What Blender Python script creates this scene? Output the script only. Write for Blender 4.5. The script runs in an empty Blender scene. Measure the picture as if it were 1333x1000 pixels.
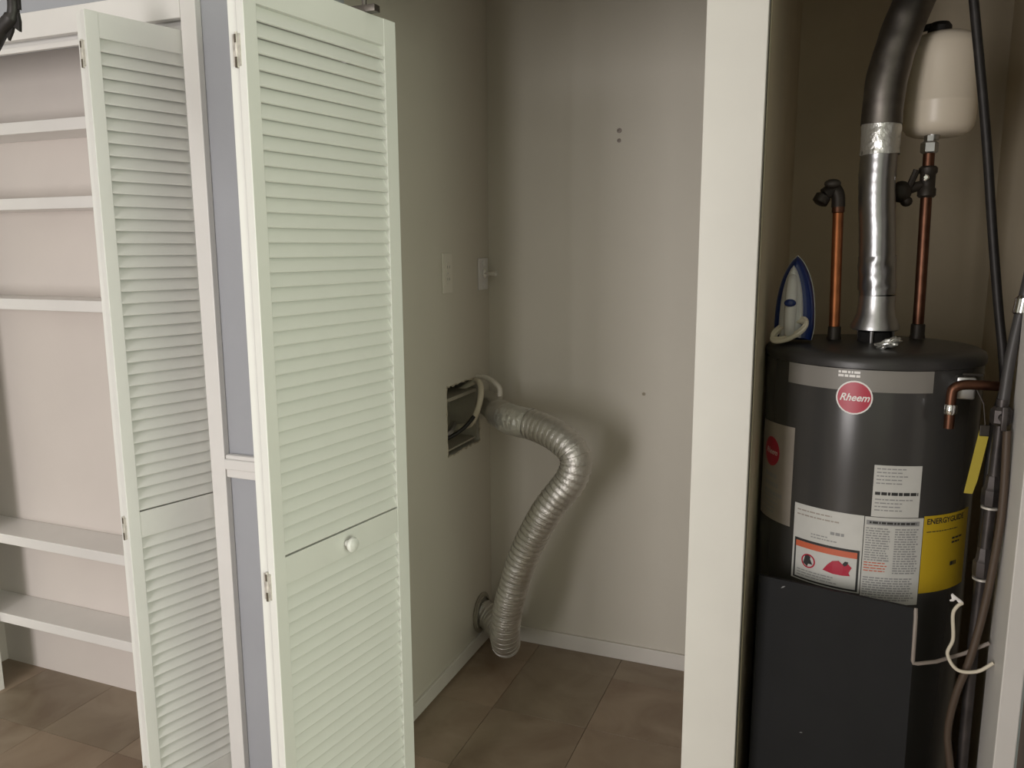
import bpy, bmesh, math, random
from mathutils import Vector, Matrix, noise
PI = math.pi
rnd = random.Random(7)
SC = bpy.context.scene
COL = SC.collection

# ------------------------------------------------------------------ camera
cam_d = bpy.data.cameras.new('camera')
cam = bpy.data.objects.new('camera', cam_d)
COL.objects.link(cam)
cam_d.sensor_fit = 'HORIZONTAL'
cam_d.sensor_width = 36.0
cam_d.lens = 36.0 * 1050.0 / 1333.0
cam_d.clip_start = 0.02
_p, _r, _y = math.radians(9.63), math.radians(-0.234), math.radians(21.8)
_fw = Vector((-math.sin(_y) * math.cos(_p), math.cos(_y) * math.cos(_p), -math.sin(_p)))
_rt = Vector((math.cos(_y), math.sin(_y), 0.0))
_dn = _fw.cross(_rt)
_c, _s = math.cos(_r), math.sin(_r)
_rx = _rt * _c - _dn * _s
_ry = _rt * _s + _dn * _c
_m = Matrix((( _rx.x, -_ry.x, -_fw.x, 0.0), (_rx.y, -_ry.y, -_fw.y, 0.0), (_rx.z, -_ry.z, -_fw.z, 1.5), (0, 0, 0, 1)))
cam.matrix_world = _m
SC.camera = cam

# ------------------------------------------------------------------ world, lights, exposure
w = bpy.data.worlds.new('world'); SC.world = w
w.use_nodes = True
w.node_tree.nodes['Background'].inputs[0].default_value = (0.75, 0.85, 1.0, 1)
w.node_tree.nodes['Background'].inputs[1].default_value = 0.6

def area(name, loc, target, sx, sy, power, color):
    d = bpy.data.lights.new(name, 'AREA'); d.shape = 'RECTANGLE'; d.size = sx; d.size_y = sy
    d.energy = power; d.color = color
    o = bpy.data.objects.new(name, d); COL.objects.link(o)
    o.location = loc
    o.rotation_euler = (Vector(target) - Vector(loc)).to_track_quat('-Z', 'Z').to_euler()
    return o
# daylight through the two windows of the room behind the camera
area('daylight_back_window', (-1.57, -2.24, 1.12), (-1.57, 0.0, 1.12), 0.95, 2.0, 90, (1.0, 0.95, 0.935))
area('daylight_side_window', (2.54, -0.55, 1.30), (0.0, -0.55, 1.30), 1.7, 1.7, 82, (0.92, 1.0, 0.80))
SC.view_settings.view_transform = 'Standard'
SC.view_settings.look = 'None'
SC.view_settings.gamma = 1.0
SC.view_settings.use_curve_mapping = False
SC.view_settings.exposure = -0.3

# ------------------------------------------------------------------ materials
def mat(name, col, rough=0.5, metal=0.0, var=0.0, scale=8.0, bump=0.0, bscale=60.0, spec=0.5, aniso=0.0, coat=0.0):
    m = bpy.data.materials.new(name); m.use_nodes = True
    nt = m.node_tree; b = nt.nodes['Principled BSDF']
    b.inputs['Base Color'].default_value = (*col, 1); b.inputs['Roughness'].default_value = rough
    b.inputs['Metallic'].default_value = metal
    b.inputs['Specular IOR Level'].default_value = spec
    b.inputs['Coat Weight'].default_value = coat
    tc = nt.nodes.new('ShaderNodeTexCoord')
    if var > 0:
        n = nt.nodes.new('ShaderNodeTexNoise'); n.inputs['Scale'].default_value = scale; n.inputs['Detail'].default_value = 5
        r = nt.nodes.new('ShaderNodeValToRGB')
        r.color_ramp.elements[0].position = 0.3; r.color_ramp.elements[1].position = 0.7
        r.color_ramp.elements[0].color = (*[c * (1 - var) for c in col], 1)
        r.color_ramp.elements[1].color = (*[min(1, c * (1 + var)) for c in col], 1)
        nt.links.new(tc.outputs['Object'], n.inputs['Vector']); nt.links.new(n.outputs['Fac'], r.inputs['Fac'])
        nt.links.new(r.outputs['Color'], b.inputs['Base Color'])
    if bump > 0:
        n2 = nt.nodes.new('ShaderNodeTexNoise'); n2.inputs['Scale'].default_value = bscale; n2.inputs['Detail'].default_value = 4
        bp = nt.nodes.new('ShaderNodeBump'); bp.inputs['Strength'].default_value = bump; bp.inputs['Distance'].default_value = 0.004
        nt.links.new(tc.outputs['Object'], n2.inputs['Vector']); nt.links.new(n2.outputs['Fac'], bp.inputs['Height'])
        nt.links.new(bp.outputs['Normal'], b.inputs['Normal'])
    return m

M = {}
M['white_trim'] = mat('white_trim_paint', (0.82, 0.80, 0.78), 0.35, var=0.03, scale=5, bump=0.05, bscale=40)
M['post'] = mat('post_paint', (0.68, 0.655, 0.62), 0.45, var=0.03, scale=5, bump=0.05, bscale=40)
M['base'] = mat('baseboard_paint', (0.66, 0.63, 0.585), 0.45, var=0.03, scale=6)
M['door'] = mat('louvre_door_paint', (0.80, 0.80, 0.77), 0.40, var=0.03, scale=4)
M['blue'] = mat('blue_grey_wall_paint', (0.39, 0.40, 0.435), 0.6, var=0.03, scale=3, bump=0.08, bscale=150)
M['nook'] = mat('nook_wall_paint', (0.61, 0.575, 0.505), 0.55, var=0.025, scale=2.5, bump=0.06, bscale=90)
M['closet'] = mat('closet_wall_paint', (0.74, 0.68, 0.64), 0.6, var=0.03, scale=2.5, bump=0.06, bscale=90)
M['tan'] = mat('heater_closet_drywall', (0.67, 0.585, 0.44), 0.7, var=0.10, scale=2.2, bump=0.1, bscale=60)
M['room'] = mat('room_wall_paint', (0.62, 0.61, 0.58), 0.7)
M['ceil'] = mat('ceiling_paint', (0.78, 0.77, 0.75), 0.8)
M['dark'] = mat('shade_black', (0.012, 0.011, 0.010), 0.9)  # near-black, stands in for shade in the wall hole and hood gap
M['brown_wood'] = mat('dark_brown_wood', (0.075, 0.05, 0.035), 0.6, var=0.2, scale=12)
M['subfloor'] = mat('floor_underlay', (0.07, 0.05, 0.038), 0.8)
M['tank'] = mat('dark_grey_enamel', (0.052, 0.050, 0.048), 0.21, var=0.05, scale=4, spec=0.6)
M['cap'] = mat('tank_cap_plastic', (0.038, 0.036, 0.035), 0.36, bump=0.05, bscale=80)
M['band'] = mat('grey_band_print', (0.24, 0.225, 0.205), 0.45)
M['paper'] = mat('label_paper', (0.60, 0.595, 0.565), 0.5, var=0.04, scale=30)
M['paper_warm'] = mat('label_paper_warm_grey', (0.36, 0.32, 0.28), 0.55, var=0.06, scale=20)  # darker and warmer than the plain label paper
M['yellow'] = mat('yellow_label', (0.62, 0.42, 0.02), 0.5)
M['yellow_tag'] = mat('yellow_tag', (0.42, 0.33, 0.03), 0.5)
M['ink'] = mat('black_ink', (0.03, 0.03, 0.03), 0.6)
M['grey_ink'] = mat('grey_ink', (0.30, 0.30, 0.30), 0.6)
M['red'] = mat('red_print', (0.46, 0.015, 0.045), 0.35)
M['orange'] = mat('orange_red_print', (0.60, 0.13, 0.06), 0.5)
M['white_ink'] = mat('white_print', (0.85, 0.82, 0.80), 0.4)
M['foil'] = mat('aluminium_foil', (0.62, 0.60, 0.56), 0.45, 0.85, bump=0.5, bscale=90)
M['tape'] = mat('foil_tape', (0.74, 0.74, 0.71), 0.36, 0.85, bump=0.8, bscale=70)
M['wire'] = mat('steel_wire', (0.70, 0.68, 0.65), 0.3, 1.0)
M['galv'] = mat('galvanised_steel', (0.50, 0.50, 0.50), 0.36, 1.0, var=0.1, scale=30, bump=0.1, bscale=50)
M['vent'] = mat('vent_foil_steel', (0.40, 0.40, 0.41), 0.30, 1.0, bump=0.15, bscale=40)
M['galv_dark'] = mat('dull_vent_steel', (0.17, 0.155, 0.14), 0.45, 1.0, var=0.25, scale=18)
M['copper'] = mat('copper', (0.34, 0.125, 0.052), 0.48, 1.0, var=0.2, scale=25)
M['copper_dark'] = mat('tarnished_copper', (0.14, 0.066, 0.042), 0.45, 1.0, var=0.25, scale=30)
M['brass_dark'] = mat('blackened_valve', (0.035, 0.028, 0.022), 0.5, 0.4)
M['chrome'] = mat('chrome', (0.85, 0.85, 0.85), 0.12, 1.0)
M['iron'] = mat('black_iron', (0.030, 0.027, 0.026), 0.5, 0.5, var=0.2, scale=40)
M['pipe'] = mat('black_gas_pipe', (0.06, 0.052, 0.05), 0.42, 0.6, var=0.3, scale=30)
M['hose'] = mat('grey_coated_hose', (0.07, 0.066, 0.066), 0.4, 0.3)
M['brown_hose'] = mat('brown_hose', (0.075, 0.05, 0.033), 0.55)
M['white_wire'] = mat('cream_wire', (0.66, 0.60, 0.48), 0.5)
M['grey_wire'] = mat('grey_tube', (0.30, 0.255, 0.225), 0.5)
M['exp'] = mat('cream_tank_paint', (0.72, 0.64, 0.52), 0.35)
M['bluep'] = mat('blue_plastic', (0.010, 0.028, 0.15), 0.3)
M['whitep'] = mat('white_plastic', (0.70, 0.70, 0.70), 0.35)
M['plate'] = mat('painted_plate', (0.68, 0.64, 0.57), 0.4)
M['plate_white'] = mat('white_plate', (0.74, 0.72, 0.72), 0.35)
M['board'] = mat('black_board', (0.011, 0.0112, 0.012), 0.65, spec=0.25, var=0.12, scale=9, bump=0.05, bscale=30)
M['hinge'] = mat('painted_hinge', (0.58, 0.55, 0.50), 0.4, 0.3, var=0.3, scale=60)
M['hole'] = mat('hinge_slot', (0.10, 0.08, 0.06), 0.7)
M['box'] = mat('outlet_box_plastic', (0.36, 0.33, 0.27), 0.6, var=0.1, scale=20)
M['ragged'] = mat('torn_drywall', (0.45, 0.40, 0.32), 0.9, var=0.25, scale=50, bump=0.6, bscale=80)

def tile_material():
    m = bpy.data.materials.new('slate_vinyl_tile'); m.use_nodes = True
    nt = m.node_tree; b = nt.nodes['Principled BSDF']; b.inputs['Roughness'].default_value = 0.42
    oi = nt.nodes.new('ShaderNodeObjectInfo'); tc = nt.nodes.new('ShaderNodeTexCoord')
    add = nt.nodes.new('ShaderNodeVectorMath'); add.operation = 'ADD'
    sc = nt.nodes.new('ShaderNodeVectorMath'); sc.operation = 'SCALE'; sc.inputs['Scale'].default_value = 37.0
    cmb = nt.nodes.new('ShaderNodeCombineXYZ')
    for i in range(3): nt.links.new(oi.outputs['Random'], cmb.inputs[i])
    nt.links.new(cmb.outputs[0], sc.inputs[0]); nt.links.new(tc.outputs['Object'], add.inputs[0]); nt.links.new(sc.outputs[0], add.inputs[1])
    n = nt.nodes.new('ShaderNodeTexNoise'); n.inputs['Scale'].default_value = 5.0; n.inputs['Detail'].default_value = 7; n.inputs['Distortion'].default_value = 0.8
    nt.links.new(add.outputs[0], n.inputs['Vector'])
    r = nt.nodes.new('ShaderNodeValToRGB')
    e = r.color_ramp.elements
    e[0].position = 0.30; e[0].color = (0.23, 0.165, 0.118, 1)
    e[1].position = 0.72; e[1].color = (0.36, 0.285, 0.215, 1)
    k = e.new(0.5); k.color = (0.295, 0.228, 0.168, 1)
    nt.links.new(n.outputs['Fac'], r.inputs['Fac'])
    mx = nt.nodes.new('ShaderNodeMix'); mx.data_type = 'RGBA'; mx.blend_type = 'MULTIPLY'; mx.inputs[0].default_value = 1.0
    r2 = nt.nodes.new('ShaderNodeValToRGB')
    r2.color_ramp.elements[0].color = (0.90, 0.92, 0.89, 1); r2.color_ramp.elements[1].color = (1.06, 1.0, 0.96, 1)
    nt.links.new(oi.outputs['Random'], r2.inputs['Fac'])
    nt.links.new(r.outputs['Color'], mx.inputs[6]); nt.links.new(r2.outputs['Color'], mx.inputs[7])
    nt.links.new(mx.outputs[2], b.inputs['Base Color'])
    bp = nt.nodes.new('ShaderNodeBump'); bp.inputs['Strength'].default_value = 0.12; bp.inputs['Distance'].default_value = 0.004
    nt.links.new(n.outputs['Fac'], bp.inputs['Height']); nt.links.new(bp.outputs['Normal'], b.inputs['Normal'])
    return m
M['tile'] = tile_material()

# ------------------------------------------------------------------ geometry helpers
class MB:
    def __init__(self): self.bm = bmesh.new()
    def quad(self, pts):
        vs = [self.bm.verts.new(p) for p in pts]; return self.bm.faces.new(vs)
    def box(self, x0, x1, y0, y1, z0, z1, bevel=0.0):
        t = bmesh.new()
        bmesh.ops.create_cube(t, size=1.0)
        for v in t.verts:
            v.co = Vector((x0 + (v.co.x + .5) * (x1 - x0), y0 + (v.co.y + .5) * (y1 - y0), z0 + (v.co.z + .5) * (z1 - z0)))
        if bevel > 0: bmesh.ops.bevel(t, geom=t.edges[:], offset=bevel, segments=2, affect='EDGES', profile=0.5)
        self._merge(t); return self
    def _merge(self, t):
        me = bpy.data.meshes.new('tmp'); t.to_mesh(me); t.free(); self.bm.from_mesh(me); bpy.data.meshes.remove(me)
    def tube(self, pts, r, seg=12, caps=True, closed=False):
        pts = [Vector(p) for p in pts]; n = len(pts)
        rs = r if isinstance(r, (list, tuple)) else [r] * n
        ref = None; rings = []
        for i, p in enumerate(pts):
            if closed: t = pts[(i + 1) % n] - pts[i - 1]
            else: t = pts[min(i + 1, n - 1)] - pts[max(i - 1, 0)]
            if t.length < 1e-9: t = Vector((0, 0, 1))
            t.normalize()
            if ref is None:
                ref = t.orthogonal().normalized()
            else:
                ref = ref - t * ref.dot(t)
                if ref.length < 1e-6: ref = t.orthogonal()
                ref.normalize()
            bi = t.cross(ref)
            rings.append([self.bm.verts.new(p + (ref * math.cos(2 * PI * k / seg) + bi * math.sin(2 * PI * k / seg)) * rs[i]) for k in range(seg)])
        for i in range(n if closed else n - 1):
            a, b = rings[i], rings[(i + 1) % n]
            for k in range(seg):
                self.bm.faces.new((a[k], a[(k + 1) % seg], b[(k + 1) % seg], b[k]))
        if caps and not closed:
            self.bm.faces.new(list(reversed(rings[0]))); self.bm.faces.new(rings[-1])
        return self
    def lathe(self, prof, c=(0, 0, 0), axis=(0, 0, 1), seg=32, cap0=True, cap1=True):
        c = Vector(c); a = Vector(axis).normalized(); u = a.orthogonal().normalized()
        if abs(a.z) > 0.99: u = Vector((1, 0, 0))
        v = a.cross(u); rings = []
        for r, h in prof:
            rings.append([self.bm.verts.new(c + a * h + (u * math.cos(2 * PI * k / seg) + v * math.sin(2 * PI * k / seg)) * max(r, 1e-4)) for k in range(seg)])
        for i in range(len(rings) - 1):
            for k in range(seg):
                self.bm.faces.new((rings[i][k], rings[i][(k + 1) % seg], rings[i + 1][(k + 1) % seg], rings[i + 1][k]))
        if cap0: self.bm.faces.new(list(reversed(rings[0])))
        if cap1: self.bm.faces.new(rings[-1])
        return self
    def ball(self, c, rx, ry, rz, seg=16):
        t = bmesh.new(); bmesh.ops.create_uvsphere(t, u_segments=seg, v_segments=max(6, seg // 2), radius=1.0)
        for v in t.verts: v.co = Vector((c[0] + v.co.x * rx, c[1] + v.co.y * ry, c[2] + v.co.z * rz))
        self._merge(t); return self
    def prism(self, outline, off):
        """outline: 3-D points in a plane, off: extrusion vector"""
        off = Vector(off); a = [self.bm.verts.new(p) for p in outline]; b = [self.bm.verts.new(Vector(p) + off) for p in outline]
        n = len(a)
        self.bm.faces.new(a); self.bm.faces.new(list(reversed(b)))
        for i in range(n): self.bm.faces.new((a[i], b[i], b[(i + 1) % n], a[(i + 1) % n]))
        return self

def obj(name, mb, m, parent=None, smooth=None, base=None, local=False):
    """link mb as one mesh object; verts are in world space unless local"""
    bm = mb.bm if isinstance(mb, MB) else mb
    bmesh.ops.recalc_face_normals(bm, faces=bm.faces[:])
    me = bpy.data.meshes.new(name)
    o = bpy.data.objects.new(name, me); COL.objects.link(o)
    if not local:
        if parent is not None:
            off = world_loc(parent)
        else:
            if base is None:
                xs = [v.co for v in bm.verts]
                base = ((min(v.x for v in xs) + max(v.x for v in xs)) / 2, (min(v.y for v in xs) + max(v.y for v in xs)) / 2, min(v.z for v in xs))
            off = Vector(base); o.location = off
        bmesh.ops.translate(bm, verts=bm.verts[:], vec=-off)
    bm.to_mesh(me); bm.free()
    me.materials.append(m)
    if parent is not None: o.parent = parent
    if smooth:
        for p in me.polygons: p.use_smooth = True
        if smooth != 'all':
            me.set_sharp_from_angle(angle=math.radians(smooth if smooth is not True else 40))
    return o

def world_loc(o):
    v = Vector(o.location); p = o.parent
    while p is not None: v = v + Vector(p.location); p = p.parent
    return v

def tag(o, label=None, cat=None, group=None, kind=None):
    if label: o['label'] = label
    if cat: o['category'] = cat
    if group: o['group'] = group
    if kind: o['kind'] = kind
    return o

def thing(name, loc, label, cat, group=None, rotz=0.0, kind=None):
    o = bpy.data.objects.new(name, None); COL.objects.link(o)
    o.empty_display_size = 0.05
    o.location = loc; o.rotation_euler = (0, 0, rotz)
    return tag(o, label, cat, group, kind)

def struct(name, mb, m, parent=None, smooth=None):
    o = obj(name, mb, m, parent, smooth)
    if parent is None: o['kind'] = 'structure'
    return o

def B(*a): return MB().box(*a)

def spline(pts, n=12):
    P = [Vector(p) for p in pts]; out = []
    for i in range(len(P) - 1):
        p0 = P[max(i - 1, 0)]; p1 = P[i]; p2 = P[i + 1]; p3 = P[min(i + 2, len(P) - 1)]
        for k in range(n):
            t = k / n
            out.append(0.5 * ((2 * p1) + (p2 - p0) * t + (2 * p0 - 5 * p1 + 4 * p2 - p3) * t * t + (3 * p1 - p0 - 3 * p2 + p3) * t ** 3))
    out.append(P[-1]); return out

def resample(pts, step):
    out = [pts[0].copy()]; acc = 0.0
    for a, b in zip(pts, pts[1:]):
        d = (b - a).length
        while acc + d >= step:
            t = (step - acc) / d; a = a.lerp(b, t); out.append(a.copy()); d = (b - a).length; acc = 0.0
        acc += d
    return out

# ================================================================== SETTING
YF, YI, YB = 1.62, 1.74, 2.72        # closet front wall: room face, inner face; nook back wall
XN = -1.178                          # nook left wall face
ZC = 2.50                            # ceiling
# floor with its tiles
fl = struct('floor', B(-4.0, 2.6, -2.3, 2.84, -0.12, -0.0035), M['subfloor'])
ts = 0.32
tm = MB().box(-ts / 2 + .0007, ts / 2 - .0007, -ts / 2 + .0007, ts / 2 - .0004, -0.0034, 0.0, 0.0005)
t0 = obj('tile', tm, M['tile'], fl, local=True)
fbase = world_loc(fl)
first = True
for i in range(-6, 7):
    for j in range(-2, 9):
        x = -0.653 - ts / 2 + ts * i; y = 0.17 + ts * j
        if x - ts / 2 < -4.0 or x > 2.3 or y - ts / 2 > 2.72: continue
        o = t0 if first else t0.copy()
        if not first: COL.objects.link(o)
        first = False
        o.parent = fl
        o.location = Vector((x, y, 0)) - fbase
        o.rotation_euler = (0, 0, rnd.choice((0, PI / 2, PI, -PI / 2)))
struct('ceiling', B(-4.0, 2.6, -2.3, 2.84, ZC, ZC + .1), M['ceil'])
# room behind the camera
struct('wall_west', B(-4.1, -4.0, -2.3, 1.62, 0, ZC), M['room'])
struct('wall_east', MB().box(2.6, 2.7, -2.3, 1.62, 0, ZC), M['room'])
struct('wall_south', MB().box(-4.1, 2.7, -2.4, -2.3, 0, ZC), M['room'])
def window(name, horiz, c, wd, z0, z1):
    fr = MB(); t = .05
    def bar(a0, a1, b0, b1):
        if horiz: fr.box(c[0] + a0, c[0] + a1, c[1] - .0, c[1] + .03, b0, b1)
        else: fr.box(c[0] - .03, c[0], c[1] + a0, c[1] + a1, b0, b1)
    bar(-wd / 2 - t, -wd / 2, z0 - t, z1 + t); bar(wd / 2, wd / 2 + t, z0 - t, z1 + t)
    bar(-wd / 2, wd / 2, z0 - t, z0); bar(-wd / 2, wd / 2, z1, z1 + t)
    o = struct(name, fr, M['white_trim'])
    return o
window('window_1', True, (-1.57, -2.3), 0.95, .12, 2.12)
window('window_2', False, (2.6, -0.55), 1.7, .45, 2.15)
# closet front wall (blue-grey, room side) in pieces round the openings
OX0, OX1 = -2.605, -1.465       # shelf closet opening
NX0, NX1 = -1.12, -0.25        # nook opening
HX0, HX1 = -0.143, 0.323       # heater closet opening
ZH = 2.05
ZN = 2.10                      # header over the nook and the heater closet
fw = MB()
fw.box(-4.0, OX0, YF, YI, 0, ZC); fw.box(OX1, NX0, YF, YI, 0, ZC)
fw.box(OX0, OX1, YF, YI, ZH, ZC); fw.box(NX0, HX1, YF, YI, ZN, ZC); fw.box(HX1 + .012, 2.6, YF, YI, 0, ZC)
fw.box(HX1, HX1 + .012, YF, YI, ZN, ZC)
struct('wall_front', fw, M['blue'])
struct('wall_center', MB().box(NX1 + .003, HX0 - .003, YF, YB, 0, ZC).box(NX1 + .003, HX0 - .003, YF, YI, 0, ZN), M['nook'])
# thin skin that gives the heater closet side of the partition its own drab drywall
struct('wall_heater_left', B(HX0 - .003, HX0 - .0005, 1.70, YB, 0, ZC), M['tan'])
struct('wall_back', B(-1.30, -0.2, YB, YB + .12, 0, ZC), M['nook'])
struct('wall_heater_back', B(-0.2, .53, YB, YB + .12, 0, ZC), M['tan'])
struct('wall_heater_right', B(.412, .53, YI, YB, 0, ZC), M['tan'])
# nook left wall with the rough hole for the outlet box
hy0, hy1, hz0, hz1 = 2.362, 2.628, 0.803, 1.043
wl = MB()
wl.box(-1.30, XN, YI, hy0, 0, ZC); wl.box(-1.30, XN, hy1, YB, 0, ZC)
wl.box(-1.30, XN, hy0, hy1, 0, hz0); wl.box(-1.30, XN, hy0, hy1, hz1, ZC)
wl.box(-1.30, -1.292, hy0, hy1, hz0, hz1)
struct('wall_left', wl, M['nook'])
struct('wall_closet_back', B(-2.90, -1.30, 1.89, 2.01, 0, ZC), M['closet'])
struct('wall_closet_left', B(-2.90, -2.776, YI, 1.89, 0, ZC), M['closet'])
# baseboards
bb = MB().box(XN, XN + .010, 1.76, YB - .004, .010, .062, .002)
struct('baseboard_left', bb, M['base'])
bb = MB().box(XN + .012, NX1 + .002, YB - .011, YB, 0.0, .060, .002)
struct('baseboard_back', bb, M['base'])
# trims
def trim(n, mb, m='white_trim', label=None):
    o = struct('trim_%d' % n, mb, M[m])
    if label: o['label'] = label
    return o
tr = MB().box(-1.486, -1.440, 1.600, YF, 0, 2.106, .002)
trim(1, tr, label='narrow white side casing between the shelf closet and the blue-grey wall strip')
tr = MB().box(-2.64, -1.487, 1.600, YF, 2.042, 2.106, .002)
trim(2, tr, label='white head casing over the shelf closet')
tr = MB().box(-2.64, -2.588, 1.600, YF, 0, 2.042, .002)
trim(3, tr, label='white side casing at the left of the shelf closet')
tr = MB().box(OX0, OX1, 1.6225, 1.634, 2.018, 2.031).box(OX0, OX1, 1.634, 1.660, 2.028, ZH)
trim(4, tr, label='white head jamb and door track over the shelf closet')
tr = MB().box(OX0, OX0 + .012, 1.622, YI, 0, 2.03).box(OX1 - .010, OX1, 1.622, YI, 0, 2.03)
trim(5, tr, label='white jamb lining of the shelf closet')
tr = MB().box(-1.437, -1.173, 1.600, YF, 0.915, 0.976, .004).box(-1.437, -1.173, 1.592, YF, 0.938, 0.966, .004)
trim(6, tr, label='white chair rail across the narrow blue-grey wall strip')
tr = MB().box(-1.172, -1.118, 1.600, YF, 0, 2.10, .002)
trim(7, tr, label='white side casing behind the folded door of the laundry nook')
tr = MB().box(-1.117, -0.252, 1.600, YF, 2.10, 2.15, .002)
trim(8, tr, label='white head casing over the laundry nook')
tr = MB().box(NX1 - .0005, HX0 + .0025, 1.597, 1.622, 0, 2.13, .0015)
trim(9, tr, 'post', label='wide white post board between the laundry nook and the water heater')
tr = MB().box(HX1, HX1 + .034, 1.594, 1.735, 0, ZN, .002)
trim(10, tr, 'post', label='narrow white jamb at the right edge of the heater closet')
dr = thing('door_3', (HX1 + .036, 1.592, 0), 'plain dark brown closet door standing open at the right of the white jamb', 'door', kind='structure')
obj('door_slab', MB().box(HX1 + .036, HX1 + .070, 1.128, 1.592, .012, 2.085, .002), M['brown_wood'], dr)
for z in (.25, 1.05, 1.85):
    obj('hinge', MB().tube([(HX1 + .033, 1.5905, z - .04), (HX1 + .033, 1.5905, z + .04)], .004, 8), M['hinge'], dr, smooth=30)
tr = MB().box(-1.10, -0.26, 1.655, 1.690, 2.072, 2.099)
trim(12, tr, 'galv_dark', label='dull metal door track over the laundry nook')

# ================================================================== LOUVRED BIFOLD DOORS
TH = 0.0185
def slat_mesh(w):
    # cross-section in (y depth, z): front-low, back-high blade with eased edges
    a = math.radians(64); L = .0318; t = .0055
    d = Vector((0, math.cos(a), math.sin(a))); n = Vector((0, -math.sin(a), math.cos(a)))
    sec = []
    for (u, v) in ((-.5, -.25), (-.46, -.5), (.46, -.5), (.5, -.25), (.5, .25), (.46, .5), (-.46, .5), (-.5, .25)):
        sec.append(d * (u * L) + n * (v * t))
    mb = MB(); mb.prism([(0, s.y, s.z) for s in sec], (w, 0, 0))
    return mb

def leaf(root, loc, rotz, W, Z0, Z1, zmid0, zmid1, st0, st1, knob=None):
    """leaf local frame: x along the leaf from the joint edge, -y is the front face (y=0), back face at y=TH"""
    fr = MB()
    fr.box(0, st0, 0, TH, Z0, Z1, .0012); fr.box(W - st1, W, 0, TH, Z0, Z1, .0012)
    o = obj('door_leaf', fr, M['door'], root, local=True)
    o.location = loc; o.rotation_euler = (0, 0, rotz)
    for nm, a, b in (('top_rail', Z1 - .055, Z1), ('mid_rail', zmid0, zmid1 - .0025), ('bottom_rail', Z0, Z0 + .10)):
        obj(nm, MB().box(st0 - .0005, W - st1 + .0005, .0006, TH - .0006, a, b - .0005, .001), M['door'], o, local=True)
    s0 = obj('slat', slat_mesh(W - st0 - st1), M['door'], o, local=True)
    zs = []
    for hi, lo in ((Z1 - .055, zmid1 + .001), (zmid0 - .001, Z0 + .10)):
        n = round((hi - lo) / .0281); p = (hi - lo) / n
        zs += [hi - p * (q + .5) for q in range(n)]
    for i, z in enumerate(zs):
        s = s0 if i == 0 else s0.copy()
        if i: COL.objects.link(s)
        s.parent = o
        s.location = (st0, TH / 2, z); s.rotation_euler = (rnd.uniform(-.03, .03), 0, rnd.uniform(-.0008, .0008))
    if knob:
        kb = MB().lathe([(.0075, 0), (.0065, .006), (.0085, .009), (.0145, .012), (.0165, .017), (.0145, .022), (.008, .025), (.001, .026)],
                        (knob[0], 0.0, knob[1]), (0, -1, 0), 24)
        k = obj('knob', kb, M['door'], o, smooth=True, local=True); k['label'] = 'round white knob'
    return o

def hinge(root, x, y, z, rotz):
    """leaf plates and barrel on the joint edges of two folded leaves"""
    c, s = math.cos(rotz), math.sin(rotz)
    h = MB()
    h.tube([(0, 0, -.030), (0, 0, .030)], .0032, 8)
    h.box(-.009, .009, -.0012, .0012, -.027, .027)
    o = obj('hinge', h, M['hinge'], root, smooth=30, local=True)
    o.location = (x, y, z); o.rotation_euler = (0, 0, rotz)
    s_ = obj('slot', MB().box(-.0022, .0022, -.0040, .0005, -.030, -.012).box(-.0018, .0018, -.0040, .0005, .012, .026), M['hole'], o, local=True)
    return o

def az_rot(az):
    # leaf x axis pointing along azimuth az (from +Y toward +X)
    return math.radians(90 - az)

# --- pair folded at the laundry nook
N2 = Vector((-0.986, 1.213, 0))
d2 = thing('door_2', N2, 'pale louvred bifold door folded open beside the laundry nook, round knob on its face', 'door', kind='structure')
def door_front_rot(az): return az_rot(az)
# visible leaf: front face (local -y) must face +X: with x along the azimuth, local -y is to the right
leaf(d2, (0, 0, 0), az_rot(8.62), .424, .015, 1.982, .838, .898, .030, .040, knob=(.207, .867))
pA = Vector((-math.cos(math.radians(8.62)), math.sin(math.radians(8.62)), 0)) * (2 * TH + .0030)
# hidden leaf: its front face looks the other way; lay it with x reversed
A_az = -3.5
dirA = Vector((math.sin(math.radians(A_az)), math.cos(math.radians(A_az)), 0))
WA = .424
leaf(d2, pA + dirA * WA, az_rot(A_az) + PI, WA, .015, 1.982, .838, .898, .040, .030)
f = MB().box(-.030, .030, -.010, .012, 1.982, 1.996, .001).tube([(0, 0, 1.988), (0, 0, 2.071)], .005, 10)
f.box(-.022, .022, -.014, .014, 2.060, 2.0715, .001)
gq = obj('guide_pin', f, M['galv_dark'], d2, smooth=30, local=True); gq.location = Vector((math.sin(math.radians(8.62)), math.cos(math.radians(8.62)), 0)) * .335 + pA * .25
for z in (1.845, .842, .16):
    mid = pA * .5
    hinge(d2, mid.x - .0002, mid.y - .0012, z, math.radians(-8.62 + 0))
# --- pair folded at the shelf closet
N1 = Vector((-1.555, 1.388, 0))
d1 = thing('door_1', N1, 'grey-shaded louvred bifold door folded open in front of the white shelves', 'door', kind='structure')
az1 = 16.5
leaf(d1, (0, 0, 0), az_rot(az1),   .268, .015, 2.016, .800, .868, .030, .034)
pB = Vector((-math.cos(math.radians(az1)), math.sin(math.radians(az1)), 0)) * (2 * TH + .0012)
az1b = 7.0
dirB = Vector((math.sin(math.radians(az1b)), math.cos(math.radians(az1b)), 0))
leaf(d1, pB + dirB * .268, az_rot(az1b) + PI, .268, .015, 2.016, .800, .868, .034, .030, knob=(.134, .83))
for z in (1.925, .83, .16):
    mid = pB * .5
    hinge(d1, mid.x, mid.y - .0012, z, math.radians(-az1))

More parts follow.
